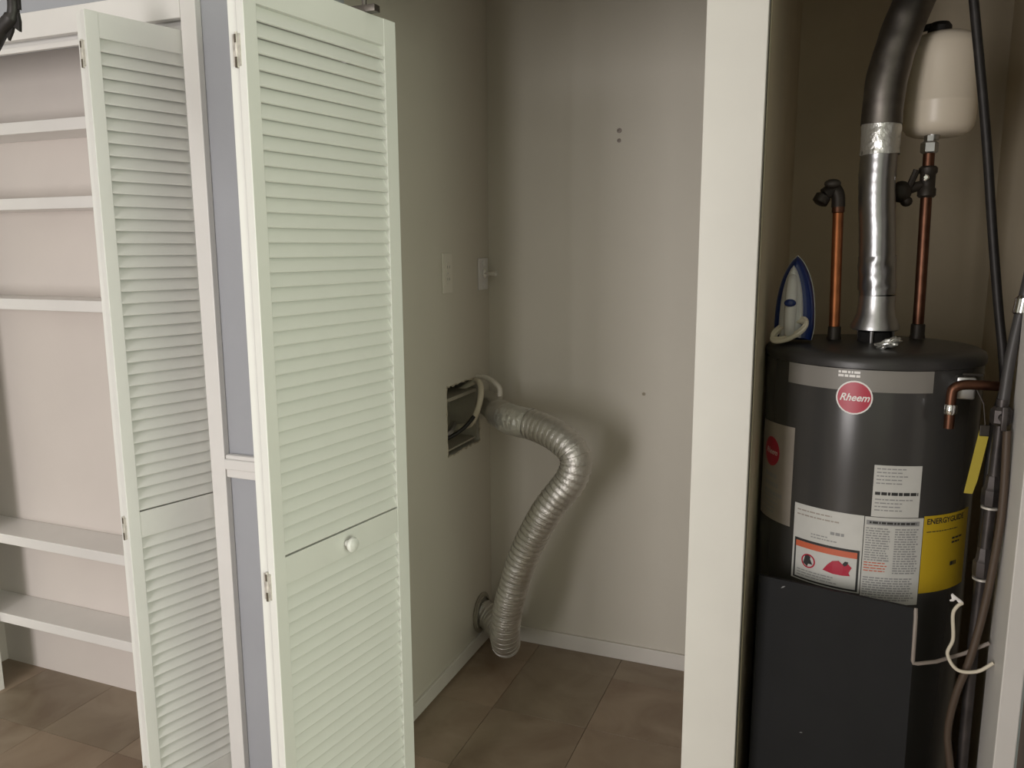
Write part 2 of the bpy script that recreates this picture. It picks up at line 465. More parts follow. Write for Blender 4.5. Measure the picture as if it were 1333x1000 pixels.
# ================================================================== SHELVES
names = ('highest', 'second from the top', 'third from the top', 'second from the floor', 'lowest')
for (zt, nm) in zip((1.870, 1.651, 1.349, .563, .274), names):
    sh = MB().box(-2.775, -1.301, 1.756, 1.889, zt - .034, zt, .002)
    o = obj('shelf', sh, M['white_trim'])
    tag(o, 'white built-in shelf board left of the grey louvred door, %s' % nm, 'shelf', 'white shelves in the left closet')

# ================================================================== NOOK FITTINGS
# outlet box in the wall hole
bx = thing('recessed_outlet_box', (XN, 2.495, .803), 'rough open utility box sunk in the nook wall where the silver duct starts', 'outlet box')
by0, by1, bz0, bz1 = 2.367, 2.605, .820, 1.002
f = MB(); t = .006
f.box(-1.288, XN - .004, by0, by0 + t, bz0, bz1); f.box(-1.288, XN - .004, by1 - t, by1, bz0, bz1)
f.box(-1.288, XN - .004, by0, by1, bz0, bz0 + t); f.box(-1.288, XN - .002, by0, by1, bz1 - .012, bz1)
f.box(-1.289, -1.284, by0, by1, bz0, bz1)
obj('box_shell', f, M['box'], bx)
f = MB()   # torn drywall lip
for (a, b) in (((hy0, hz1), (hy1, hz1)), ((hy1, hz1), (hy1, hz0)), ((hy1, hz0), (hy0, hz0)), ((hy0, hz0), (hy0, hz1))):
    n = 16
    ps = []
    for k in range(n + 1):
        u = k / n
        ps.append(Vector((XN - .002 + rnd.uniform(-.001, .002), a[0] + (b[0] - a[0]) * u + rnd.uniform(-.003, .003), a[1] + (b[1] - a[1]) * u + rnd.uniform(-.003, .003))))
    f.tube(ps, [rnd.uniform(.0015, .0045) for _ in ps], 6)
obj('torn_edge', f, M['ragged'], bx)
obj('cavity_shade', MB().box(-1.289, -1.285, hy0 + .001, hy1 - .001, hz0 + .001, bz0 - .001), M['dark'], bx)  # black panels paint the shade deep in the wall hole
obj('cavity_shade', MB().box(-1.289, -1.285, hy0 + .001, hy1 - .001, bz1 + .001, hz1 - .001), M['dark'], bx)
f = MB().tube(spline([(-1.27, 2.385, .842), (-1.235, 2.41, .850), (-1.215, 2.455, .868), (-1.225, 2.51, .885)], 8), .010, 12)
obj('pipe_stub', f, M['galv'], bx, smooth=True)
f = MB().tube(spline([(-1.25, 2.56, .86), (-1.17, 2.52, .885), (-1.135, 2.50, .93), (-1.12, 2.505, .985), (-1.135, 2.54, 1.025), (-1.175, 2.58, 1.03), (-1.24, 2.58, .99)], 10), .0105, 12)
o = obj('cable', f, M['white_wire'], bx, smooth=True); o['label'] = 'cream cable looping out of the box'
f = MB().tube(spline([(-1.25, 2.40, .835), (-1.20, 2.43, .858), (-1.165, 2.465, .885), (-1.14, 2.495, .922)], 10), .007, 10)
o = obj('cable', f, M['iron'], bx, smooth=True); o['label'] = 'dark cable across the box mouth'
f = MB().tube(spline([(-1.24, 2.60, 1.03), (-1.15, 2.60, 1.045), (-1.08, 2.57, 1.02), (-1.066, 2.552, .985)], 10), .0090, 10)
o = obj('cable', f, M['plate'], bx, smooth=True); o['label'] = 'beige cable arching over the duct end'

# dryer duct
duct_pts = [(XN + .001, 2.668, .938), (-1.14, 2.642, .936), (-1.085, 2.565, .932), (-1.00, 2.472, .929), (-.878, 2.425, .920), (-.782, 2.385, .893), (-.731, 2.365, .845), (-.745, 2.36, .772),
            (-.815, 2.36, .675), (-.886, 2.37, .545), (-.938, 2.38, .413), (-.978, 2.40, .280), (-1.000, 2.425, .175), (-1.018, 2.475, .112), (-1.062, 2.55, .108), (-1.120, 2.602, .126), (XN + .008, 2.618, .138)]
dk = thing('dryer_duct', (-1.0, 2.42, .05), 'silver flexible foil dryer duct bending from the wall box down to the floor', 'duct')
path = resample(spline(duct_pts, 16), .0030)
Ld = len(path)
rs = []
for i, p in enumerate(path):
    s = i * .003
    smoothpart = max(0.0, min(1.0, (s - .34) / .05))
    ridge = math.cos(2 * PI * s / .0205)
    r = .0500 + ridge * (.0003 + .0005 * smoothpart) + .0020 * noise.noise(Vector((s * 14, 0, 0)))
    if s < .17: r -= .005
    rs.append(r)
f = MB().tube(path, rs, 30, caps=False)
for v in f.bm.verts: v.co += Vector((noise.noise(v.co * 22), noise.noise(v.co * 22 + Vector((9, 0, 0))), noise.noise(v.co * 22 + Vector((0, 9, 0))))) * .0022
obj('foil_tube', f, M['foil'], dk, smooth='all')
# spiral wire showing through the foil
f = MB(); hel = []; ref = None
for i in range(Ld - 1):
    s = i * .003
    if s < .365: continue
    t = (path[i + 1] - path[i]).normalized()
    if ref is None: ref = t.orthogonal().normalized()
    ref = (ref - t * ref.dot(t)).normalized(); bi = t.cross(ref)
    for q in range(4):
        a = 2 * PI * (s + q * .003 / 4) / .0205
        hel.append(path[i].lerp(path[i + 1], q / 4) + (ref * math.cos(a) + bi * math.sin(a)) * .0508)
f.tube(hel, .0011, 5)
obj('wire_coil', f, M['wire'], dk, smooth='all')
f = MB().tube(path[84:122], [.0512 + .0008 * noise.noise(Vector((i * .7, 3, 0))) for i in range(38)], 30, caps=False)
for v in f.bm.verts: v.co += Vector((noise.noise(v.co * 60), noise.noise(v.co * 60 + Vector((9, 0, 0))), noise.noise(v.co * 60 + Vector((0, 9, 0))))) * .0025
o = obj('foil_tape', f, M['tape'], dk, smooth='all'); o['label'] = 'crinkled silver foil tape'
# wall port for the lower duct end
vp = thing('dryer_vent_port', (XN, 2.618, .06), 'round metal wall port low in the nook corner behind the duct', 'vent')
f = MB().lathe([(.060, 0), (.074, .001), (.076, .004), (.062, .005), (.062, .012), (.058, .012)], (XN + .0005, 2.618, .138), (1, 0, 0), 32, cap0=False, cap1=False)
obj('collar', f, M['box'], vp, smooth=30)
# wall plates
pl = thing('wall_plate', (XN, 2.374, 1.352), 'beige painted electrical wall plate on the nook side wall', 'wall plate')
obj('plate', MB().box(XN, XN + .006, 2.340, 2.408, 1.352, 1.481, .002), M['plate'], pl)
for z in (1.398, 1.437):
    f = MB().lathe([(.0165, 0), (.0165, .003), (.015, .0035)], (XN + .0055, 2.374, z), (1, 0, 0), 20)
    r_ = obj('receptacle', f, M['plate'], pl, smooth=30)
    obj('slots', MB().box(XN + .0085, XN + .0094, 2.366, 2.3675, z - .004, z + .005).box(XN + .0085, XN + .0094, 2.3800, 2.3815, z - .004, z + .005), M['ink'], r_)
obj('screw', MB().lathe([(.003, 0), (.002, .0015)], (XN + .006, 2.374, 1.4175), (1, 0, 0), 10), M['galv'], pl)
pl = thing('jack_plate', (XN, 2.662, 1.350), 'white wall plate with a short metal spigot near the nook corner', 'wall plate')
f = MB()
f.box(XN, XN + .006, 2.622, 2.702, 1.350, 1.462, .003)
obj('plate', f, M['plate_white'], pl)
f = MB().lathe([(.017, 0), (.017, .006), (.010, .010), (.009, .035), (.012, .036), (.012, .048), (.006, .050)], (XN + .006, 2.664, 1.408), (1, 0, 0), 20)
obj('spigot', f, M['chrome'], pl, smooth=30)
for z in (1.368, 1.444):
    obj('screw_cover', MB().lathe([(.010, 0), (.010, .003), (.006, .005)], (XN + .006, 2.662, z), (1, 0, 0), 16), M['plate_white'], pl, smooth=30)
# old anchors in the back wall
for (x, z, r, lb) in ((-.700, 1.881, .0085, 'small dark wall anchor high on the nook back wall, upper of two'), (-.700, 1.849, .0070, 'small dark wall anchor high on the nook back wall, lower of two'),
                   (-.597, .997, .0060, 'lone faint wall anchor at mid height on the nook back wall')):
    f = MB().lathe([(r, 0), (r * .9, .003), (r * .45, .0035), (r * .4, .001)], (x, YB, z), (0, -1, 0), 14)
    tag(obj('wall_anchor', f, M['ragged'] if r < .0065 else M['grey_wire']), lb, 'wall anchor')

# ================================================================== WATER HEATER
CX, CY, RT = 0.082, 1.958, 0.2215
wh = thing('water_heater', (CX, CY, 0), 'dark grey round water heater tank with stickers in the right closet', 'water heater')
def cyl(th, z, r): 
    a = math.radians(th); return Vector((CX + r * math.sin(a), CY - r * math.cos(a), z))
f = MB().lathe([(RT - .004, .02), (RT, .03), (RT, 1.258)], (CX, CY, 0), (0, 0, 1), 96, cap0=True, cap1=False)
obj('tank_shell', f, M['tank'], wh, smooth=40)
f = MB().lathe([(RT + .0005, 1.256), (RT + .0035, 1.258), (RT + .0040, 1.268), (RT + .001, 1.277), (RT - .012, 1.284), (RT - .05, 1.287), (.05, 1.290), (.001, 1.290)], (CX, CY, 0), (0, 0, 1), 96)
obj('tank_cap', f, M['cap'], wh, smooth=50)
for a in (30, 150, 270):
    p = cyl(a, 0, .18); obj('foot', MB().lathe([(.022, 0), (.022, .03)], p, (0, 0, 1), 12), M['cap'], wh)

def patch(name, th0, th1, z0, z1, r, m, parent=wh, thick=.0006, skew=0.0, n=None):
    n = n or max(2, int(abs(th1 - th0) / 3))
    f = MB(); g = []
    for i in range(n + 1):
        th = th0 + (th1 - th0) * i / n; dz = skew * i / n
        g.append([f.bm.verts.new(cyl(th, z, rr)) for (z, rr) in ((z0 + dz, r), (z1 + dz, r), (z1 + dz, r + thick), (z0 + dz, r + thick))])
    for i in range(n):
        for k in range(4): f.bm.faces.new((g[i][k], g[i][(k + 1) % 4], g[i + 1][(k + 1) % 4], g[i + 1][k]))
    f.bm.faces.new(g[0]); f.bm.faces.new(list(reversed(g[-1])))
    return obj(name, f, m, parent, smooth=30)
def poly_on(name, pts, r, m, parent, thick=.0005):
    f = MB(); a = [f.bm.verts.new(cyl(t, z, r)) for t, z in pts]; b = [f.bm.verts.new(cyl(t, z, r + thick)) for t, z in pts]
    n = len(a)
    f.bm.faces.new(a); f.bm.faces.new(list(reversed(b)))
    for i in range(n): f.bm.faces.new((a[i], a[(i + 1) % n], b[(i + 1) % n], b[i]))
    bmesh.ops.triangulate(f.bm, faces=f.bm.faces[:])
    return obj(name, f, m, parent)
def disc_on(name, th, z, rad, r, m, parent, thick=.0006, hole=0.0, cut=None, n=28):
    f = MB(); k = 180 / PI / RT; rings = []
    radii = [rad * q / 4 for q in range(5)] if hole == 0 else [hole, rad]
    bm = f.bm
    if hole == 0: radii[0] = rad * .001
    for q in radii:
        rings.append([bm.verts.new(cyl(th + q * math.cos(2 * PI * i / n) * k, z + q * math.sin(2 * PI * i / n), r + thick)) for i in range(n)])
    rings.append([bm.verts.new(cyl(th + rad * math.cos(2 * PI * i / n) * k, z + rad * math.sin(2 * PI * i / n), r - .0002)) for i in range(n)])
    for a, b in zip(rings, rings[1:]):
        for i in range(n): bm.faces.new((a[i], a[(i + 1) % n], b[(i + 1) % n], b[i]))
    return obj(name, f, m, parent, smooth=30)
def text_on(name, body, th, z, size, r, m, parent, shear=0.0, width=None, bold=0.0):
    cu = bpy.data.curves.new('t', 'FONT'); cu.body = body; cu.size = size; cu.align_x = 'CENTER'; cu.align_y = 'CENTER'; cu.shear = shear
    cu.offset = bold; cu.resolution_u = 3
    to = bpy.data.objects.new('t', cu); COL.objects.link(to)
    dg = bpy.context.evaluated_depsgraph_get(); dg.update()
    me = bpy.data.meshes.new_from_object(to.evaluated_get(dg))
    bpy.data.objects.remove(to)
    bm = bmesh.new(); bm.from_mesh(me); bpy.data.meshes.remove(me)
    xs = [v.co.x for v in bm.verts]; w = max(xs) - min(xs); s = (width / w) if width else 1.0
    for v in bm.verts:
        v.co = cyl(th + math.degrees(v.co.x * s / RT), z + v.co.y, r)
    return obj(name, bm, m, parent)
def lines_on(name, th0, th1, z1, z0, pitch, h, r, m, parent, fill=(.6, 1.0), words=True):
    """rows of word-length strokes: small print too fine to read"""
    f = MB(); z = z1
    while z > z0:
        t = th0; end = th0 + (th1 - th0) * rnd.uniform(*fill)
        while t < end - .3:
            wd = rnd.uniform(.8, 3.2) if words else (end - t)
            e = min(end, t + wd)
            f.quad([cyl(t, z - h, r), cyl(e, z - h, r), cyl(e, z, r), cyl(t, z, r)])
            t = e + .45
        z -= pitch
    o = obj(name, f, m, parent); o['kind'] = 'stuff'; return o

RS = RT + .0004
patch('trim_band', -48, 29, 1.212, 1.2555, RS, M['band'])
bd = disc_on('logo_badge', -9.1, 1.1985, .0345, RS + .0007, M['white_ink'], wh, thick=.0012); bd['label'] = 'round red badge with white script'
disc_on('badge_face', -9.1, 1.1985, .0315, RS + .0020, M['red'], bd)
text_on('badge_lettering', 'Rheem', -9.1, 1.1985, .021, RS + .0029, M['white_ink'], bd, shear=.35, width=.056, bold=.0004)
bar = [(-17.0, 1.1865), (-1.2, 1.1865), (-1.2, 1.1890), (-17.0, 1.1890)]
lines_on('band_lettering', -17.6, -6.5, 1.252, 1.238, .0075, .0050, RS + .0010, M['white_ink'], wh, fill=(.95, 1.0))
# side label
sl = patch('side_label', -77, -41, .889, 1.110, RS, M['paper_warm'], skew=.006); sl['label'] = 'warm grey label with a red round badge'
disc_on('badge_mark', -61, 1.047, .033, RS + .0007, M['red'], sl)
text_on('badge_lettering', 'Rheem', -61, 1.047, .019, RS + .0015, M['white_ink'], sl, shear=.35, width=.05)
lines_on('small_print', -68, -47, .998, .955, .020, .010, RS + .0008, M['grey_ink'], sl)
lines_on('small_print', -68, -47, .945, .905, .011, .004, RS + .0008, M['grey_ink'], sl)
# upper sticker
us = patch('service_label', 2.9, 26.6, .956, 1.064, RS + .0008, M['paper']); us['label'] = 'white sticker with a line of bold print'
lines_on('small_print', 4.2, 24.5, 1.058, 1.022, .0075, .0025, RS + .0017, M['grey_ink'], us)
lines_on('bold_print', 4.0, 25.5, 1.0085, 1.003, .02, .0065, RS + .0017, M['ink'], us, fill=(1, 1))
lines_on('small_print', 4.2, 24.5, .994, .966, .0075, .0025, RS + .0017, M['grey_ink'], us)
# main instruction sheet
ms = patch('instruction_label', -38, -.2, .786, .955, RS, M['paper']); ms['label'] = 'white warning label with pictograms'
lines_on('small_print', -36, -12, .944, .925, .010, .003, RS + .0008, M['paper_warm'], ms)
lines_on('bold_print', -16.5, -9, .910, .905, .02, .0065, RS + .0008, M['grey_ink'], ms, fill=(1, 1))
lines_on('small_print', -27, -12, .897, .886, .0065, .0025, RS + .0008, M['grey_ink'], ms)
pb = patch('pictogram_panel', -36.6, -1.2, .789, .879, RS + .0007, M['ink'])
patch('panel_face', -35.4, -2.3, .793, .874, RS + .0014, M['paper'], parent=pb)
patch('panel_header', -35.4, -2.3, .861, .874, RS + .0021, M['orange'], parent=pb)
disc_on('prohibition_ring', -27.5, .834, .0155, RS + .0021, M['red'], pb, hole=.0125)
f_pts = [(-30.3, .828), (-29.0, .838), (-29.4, .845), (-27.6, .848), (-26.2, .844), (-26.6, .836), (-24.9, .828), (-27.2, .830), (-27.9, .822)]
poly_on('pictogram', f_pts, RS + .0026, M['ink'], pb)
fl_pts = [(-19.2, .824), (-16.4, .833), (-16.9, .838), (-14.2, .838), (-14.4, .848), (-11.8, .840), (-11.2, .851), (-8.8, .843), (-7.2, .850), (-6.2, .838), (-4.6, .840), (-6.0, .828), (-5.2, .822), (-9, .820), (-14, .820)]
poly_on('pictogram', fl_pts, RS + .0026, M['red'], pb)
sp = [(-9.2, .846), (-8.0, .852), (-6.4, .851), (-7.0, .844), (-8.4, .841)]
poly_on('pictogram', sp, RS + .0032, M['ink'], pb)
lines_on('small_print', -34, -4, .812, .796, .006, .0022, RS + .0024, M['grey_ink'], pb)
ins = patch('lighting_label', .2, 29.8, .768, .9545, RS + .0003, M['paper']); ins['label'] = 'white label with two columns of small print'
patch('heading_bar', 1.0, 27.5, .938, .9475, RS + .0011, M['grey_ink'], parent=ins)
lines_on('heading_lettering', 2.5, 26.0, .9455, .941, .01, .0045, RS + .0019, M['ink'], ins, fill=(1, 1))
lines_on('small_print', 1.0, 13.2, .932, .862, .0052, .0028, RS + .0011, M['grey_ink'], ins, fill=(.85, 1))
lines_on('small_print', 15.2, 28.0, .932, .835, .0052, .0028, RS + .0011, M['grey_ink'], ins, fill=(.85, 1))
lines_on('red_print', 1.0, 14.0, .858, .836, .0058, .0022, RS + .0011, M['orange'], ins, fill=(.6, .9))
lines_on('small_print', 1.0, 28.0, .826, .775, .0052, .0028, RS + .0011, M['grey_ink'], ins, fill=(.85, 1))
yl = patch('energy_label', 30.2, 66, .792, .958, RS + .0003, M['yellow']); yl['label'] = 'yellow energy label'
text_on('energy_lettering', 'ENERGYGUIDE', 45.5, .9455, .0165, RS + .0012, M['ink'], yl, width=.106, bold=.0004)
lines_on('small_print', 50, 62, .905, .890, .009, .004, RS + .0012, M['ink'], yl, fill=(.5, .9))
lines_on('small_print', 32, 60, .925, .918, .009, .002, RS + .0012, M['ink'], yl, fill=(.7, .9))
lines_on('bold_print', 50, 55.5, .852, .843, .02, .009, RS + .0012, M['ink'], yl, fill=(1, 1))
# draft hood on the tank top
f = MB()
for a in (20, 140, 260):
    x = .085 + .040 * math.cos(math.radians(a)); y = 1.96 + .040 * math.sin(math.radians(a))
    f.tube([(x, y, 1.287), (x, y, 1.322)], .004, 8)
f.lathe([(.047, 1.316), (.050, 1.318), (.050, 1.326), (.040, 1.350), (.0375, 1.372), (.0375, 1.392)], (.085, 1.96, 0), (0, 0, 1), 36, cap0=False, cap1=False)
o = obj('draft_hood', f, M['galv'], wh, smooth=35); o['label'] = 'flared metal draft hood'
obj('hood_gap_shade', MB().lathe([(.034, 1.2895), (.034, 1.312)], (.085, 1.96, 0), (0, 0, 1), 28), M['dark'], wh)  # black plug stands in for the shade under the hood
# temperature relief valve at the right shoulder
p = cyl(43, 1.225, RT + .020)
f = MB().tube([cyl(43, 1.225, RT - .01), cyl(43, 1.225, RT + .03)], .013, 14)
f.box(p.x - .017, p.x + .017, p.y - .017, p.y + .017, 1.203, 1.247, .004)
rv = obj('relief_valve', f, M['galv'], wh, smooth=35); rv['label'] = 'nickel temperature relief valve'
obj('lever', MB().box(p.x - .006, p.x + .030, p.y - .004, p.y + .004, 1.248, 1.253, .001), M['brass_dark'], rv)
f = MB().tube(spline([(.219, 1.735, 1.150), (.219, 1.735, 1.215), (.224, 1.735, 1.230), (.240, 1.737, 1.236), (.270, 1.745, 1.236), (.312, 1.762, 1.233)], 8), .0095, 14)
o = obj('discharge_pipe', f, M['copper_dark'], wh, smooth=40); o['label'] = 'copper pipe elbow'
obj('solder_ring', MB().lathe([(.0105, 0), (.0120, .003), (.0120, .016), (.0105, .019)], (.219, 1.735, 1.178), (0, 0, 1), 18, False, False), M['chrome'], o, smooth=30)
f = MB().tube([(.262, 1.752, 1.228), (.276, 1.745, 1.20), (.281, 1.74, 1.160)], .0012, 6)
f.box(.272, .290, 1.737, 1.742, 1.138, 1.160, .002)
vt = obj('tag_clip', f, M['brass_dark'], wh)
f = MB(); pts = [(-.009, .0), (.009, .0), (.009, -.10), (.006, -.128), (-.009, -.128)]
rr = math.radians(-9)
f.prism([(.281 + x * math.cos(rr) + z * .13, 1.739, 1.150 + z) for x, z in pts], (0, .002, 0))
o = obj('warning_tag', f, M['yellow_tag'], wh); o['label'] = 'narrow yellow hanging tag'

# flue vent
fv = thing('flue_vent', (.085, 1.96, 1.392), 'silver vent pipe rising from the water heater and bending toward the wall', 'vent pipe')
pth = spline([(.085, 1.96, 1.3935), (.081, 1.96, 1.45), (.076, 1.96, 1.533), (.069, 1.96, 1.63), (.070, 1.96, 1.705)], 14)
pth = resample(pth, .004)
f = MB().tube(pth, [.0372 + .00025 * math.sin(i * 1.1) for i in range(len(pth))], 32, caps=False)
for v in f.bm.verts: v.co += Vector((noise.noise(v.co * 30), noise.noise(v.co * 30 + Vector((5, 0, 0))), 0)) * .0006
obj('vent_tube', f, M['vent'], fv, smooth='all')
f = MB().tube(resample(spline([(.071, 1.96, 1.692), (.070, 1.96, 1.73), (.070, 1.96, 1.764)], 10), .004), .0395, 32, caps=False)
for v in f.bm.verts: v.co += Vector((noise.noise(v.co * 70), noise.noise(v.co * 70 + Vector((5, 0, 0))), noise.noise(v.co * 50))) * .0022
o = obj('foil_tape', f, M['tape'], fv, smooth='all'); o['label'] = 'bright crinkled foil tape band'
f = MB().tube(pth[3:22], .0385, 32, caps=False)
for v in f.bm.verts: v.co += Vector((noise.noise(v.co * 55), noise.noise(v.co * 55 + Vector((5, 0, 0))), noise.noise(v.co * 40))) * .0024
o = obj('foil_tape', f, M['vent'], fv, smooth='all'); o['label'] = 'dull crumpled foil at the foot'
f = MB().tube(resample(spline([(.070, 1.96, 1.755), (.071, 1.96, 1.81), (.076, 1.962, 1.86), (.092, 1.970, 1.93), (.116, 1.985, 2.005), (.150, 2.03, 2.10), (.19, 2.14, 2.19), (.21, 2.32, 2.26), (.21, 2.718, 2.30)], 12), .006), .041, 32, caps=False)
for v in f.bm.verts: v.co += Vector((noise.noise(v.co * 25), noise.noise(v.co * 25 + Vector((5, 0, 0))), noise.noise(v.co * 25 + Vector((0, 5, 0))))) * .0018
o = obj('vent_elbow', f, M['galv_dark'], fv, smooth='all'); o['label'] = 'dull dark bent upper section'

# copper pipes
cp = thing('copper_pipe', (.002, 1.97, 1.288), 'bright orange copper pipe with a black valve left of the vent pipe', 'pipe')
f = MB().tube([(.002, 1.97, 1.2915), (.001, 1.97, 1.34), (-.006, 1.97, 1.595)], .0115, 16)
obj('tube', f, M['copper'], cp, smooth=40)
obj('nipple', MB().lathe([(.0155, 1.2905), (.0155, 1.294), (.0140, 1.300), (.0140, 1.318), (.0125, 1.320)], (.002, 1.97, 0), (0, 0, 1), 18), M['brass_dark'], cp, smooth=30)
f = MB().tube(spline([(-.006, 1.97, 1.585), (-.008, 1.97, 1.61), (-.018, 1.968, 1.624), (-.036, 1.962, 1.612)], 8), .0145, 14)
f.lathe([(.012, 0), (.017, .004), (.017, .020), (.010, .024)], (-.036, 1.962, 1.612), (-.45, -.2, -.85), 16)
f.tube([(-.016, 1.965, 1.622), (-.020, 1.945, 1.634)], .005, 8)
f.ball((-.020, 1.940, 1.634), .018, .008, .010, 14)
obj('valve', f, M['brass_dark'], cp, smooth=40)
obj('solder_ring', MB().lathe([(.0118, 0), (.0135, .002), (.0135, .014), (.0118, .016)], (-.0057, 1.97, 1.572), (0, 0, 1), 16, False, False), M['copper_dark'], cp, smooth=30)

k = 2.05 / 1.97
cp2 = thing('copper_pipe', (.179, 2.05, 1.288), 'dark brown copper pipe with a blackened valve under the cream tank', 'pipe')
f = MB().tube([(.179, 2.05, 1.2915), (.178, 2.05, 1.40), (.173, 2.05, 1.715)], .0120, 16)
obj('tube', f, M['copper_dark'], cp2, smooth=40)
obj('nipple', MB().lathe([(.0165, 1.2905), (.0165, 1.294), (.0150, 1.300), (.0150, 1.322), (.0130, 1.324)], (.179, 2.05, 0), (0, 0, 1), 18), M['brass_dark'], cp2, smooth=30)
f = MB().lathe([(.015, -.030), (.019, -.026), (.019, -.012), (.016, -.008), (.016, .020), (.019, .024), (.019, .034), (.015, .038)], (.1745, 2.05, 1.635), (0, 0, 1), 16)
f.tube([(.172, 2.05, 1.635), (.150, 2.042, 1.628), (.135, 2.036, 1.622)], .011, 12)
f.ball((.122, 2.03, 1.618), .022, .016, .024, 16)
f.tube([(.128, 2.03, 1.60), (.150, 2.03, 1.664)], .007, 8)
f.ball((.134, 2.033, 1.597), .013, .012, .012, 12)
obj('valve', f, M['brass_dark'], cp2, smooth=40)
obj('valve_stem', MB().lathe([(.007, 0), (.007, .012), (.004, .014)], (.168, 2.030, 1.644), (0, -1, .2), 12), M['chrome'], cp2, smooth=30)
f = MB().lathe([(.014, 1.700), (.018, 1.703), (.018, 1.722), (.012, 1.726), (.012, 1.738)], (.173, 2.05, 0), (0, 0, 1), 6)
obj('union_nut', f, M['galv'], cp2, smooth=30)

# expansion tank
et = thing('expansion_tank', (.188, 2.085, 1.738), 'cream expansion tank standing over the right copper pipe beside the vent', 'tank')
ex, ey = .190, 2.085
f = MB().lathe([(.018, 1.738), (.050, 1.740), (.063, 1.746), (.0705, 1.757), (.0735, 1.772), (.0738, 1.806), (.0745, 1.808), (.0745, 1.812), (.0738, 1.814), (.0736, 1.900), (.072, 1.926), (.067, 1.941), (.056, 1.951), (.040, 1.957), (.020, 1.960)], (ex, ey, 0), (0, 0, 1), 48)
obj('body', f, M['exp'], et, smooth=40)
f = MB().lathe([(.012, 1.728), (.014, 1.730), (.014, 1.744)], (ex - .012, ey - .030, 0), (0, 0, 1), 14)
obj('inlet', f, M['galv'], et, smooth=30)
f = MB().lathe([(.024, 1.958), (.024, 1.972), (.018, 1.980), (.010, 1.982)], (ex - .012, ey, 0), (0, 0, 1), 20)
f.tube(spline([(ex - .01, ey, 1.975), (ex - .05, ey - .005, 1.968), (ex - .068, ey - .006, 1.945)], 6), .0075, 10)
obj('valve_cap', f, M['iron'], et, smooth=35)

# clothes iron standing on its heel
ir = thing('clothes_iron', (-.083, 1.905, 1.288), 'blue and white clothes iron standing upright on the water heater', 'iron')
def iron_outline(s, zs, y, ox=0.0, n=22):
    pts = []
    for i in range(n):
        t = i / (n - 1)
        wv = .0425 * s * max(0.0, 1 - t ** 3.2) ** .80
        if t < .15: wv *= .90 + .1 * (t / .15)
        pts.append((wv, t))
    L = .186 * zs; z0 = 1.292 + (.186 - L) * .25
    right = [(-.083 + ox + w_, y, z0 + t * L) for w_, t in pts]
    left = [(-.083 + ox - w_, y, z0 + t * L) for w_, t in reversed(pts[:-1])]
    return right + left
def loft(mb, outlines):
    rings = [[mb.bm.verts.new(p) for p in o_] for o_ in outlines]
    n = len(rings[0])
    for a, b in zip(rings, rings[1:]):
        for i in range(n): mb.bm.faces.new((a[i], a[(i + 1) % n], b[(i + 1) % n], b[i]))
    mb.bm.faces.new(rings[0]); mb.bm.faces.new(list(reversed(rings[-1])))
f = MB(); loft(f, [iron_outline(1.03, 1.01, 1.935), iron_outline(1.03, 1.01, 1.930)])
obj('soleplate', f, M['galv'], ir)
f = MB(); loft(f, [iron_outline(1.0, 1.0, 1.930), iron_outline(1.0, 1.0, 1.914), iron_outline(.93, .97, 1.904), iron_outline(.78, .92, 1.897), iron_outline(.6, .86, 1.894)])
obj('shell', f, M['bluep'], ir, smooth=40)
f = MB(); loft(f, [iron_outline(.60, .86, 1.895, -.006), iron_outline(.56, .85, 1.886, -.006), iron_outline(.44, .80, 1.880, -.006), iron_outline(.25, .72, 1.878, -.006)])
o = obj('upper_shell', f, M['whitep'], ir, smooth=40); o['label'] = 'white upper shell'
hp = spline([(-.089, 1.886, 1.432), (-.089, 1.866, 1.424), (-.089, 1.852, 1.395), (-.089, 1.849, 1.350), (-.090, 1.856, 1.318), (-.090, 1.884, 1.305)], 8)
f = MB().tube(hp, [.0085 + .004 * math.sin(PI * i / (len(hp) - 1)) for i in range(len(hp))], 14)
o = obj('handle', f, M['whitep'], ir, smooth=40); o['label'] = 'white arched handle'
f = MB().ball((-.090, 1.839, 1.379), .0125, .006, .0085, 16)
o = obj('steam_button', f, M['bluep'], ir, smooth=40); o['label'] = 'blue thumb button'
f = MB()
cpts = []
for i in range(130):
    a = i / 130 * 2 * PI * 4.5
    cpts.append((-.090 + (.034 + .002 * math.sin(a * .37)) * math.cos(a), 1.872 + .026 * math.sin(a) * .6 + .004 * math.sin(a * .23), 1.322 + .018 * math.sin(a + .6) - .010 * (i / 130) + .006 * math.cos(a)))
f.tube(cpts, .0042, 8)
o = obj('power_cord', f, M['white_wire'], ir, smooth=40); o['label'] = 'cream cord coiled round the heel'

# crumpled foil scrap on the tank top
f = MB(); t_ = bmesh.new(); bmesh.ops.create_icosphere(t_, subdivisions=3, radius=1.0)
for v in t_.verts:
    d = v.co.normalized(); q = 1 + .55 * noise.noise(d * 2.3 + Vector((4, 1, 2)))
    v.co = Vector((.108 + d.x * .022 * q + d.z * .006, 1.845 + d.y * .016 * q, 1.299 + d.z * .011 * q + d.x * .006))
f._merge(t_)
tag(obj('foil_scrap', f, M['tape'], base=(.108, 1.845, 1.288)), 'small crumpled foil scrap on the front of the tank top', 'scrap')

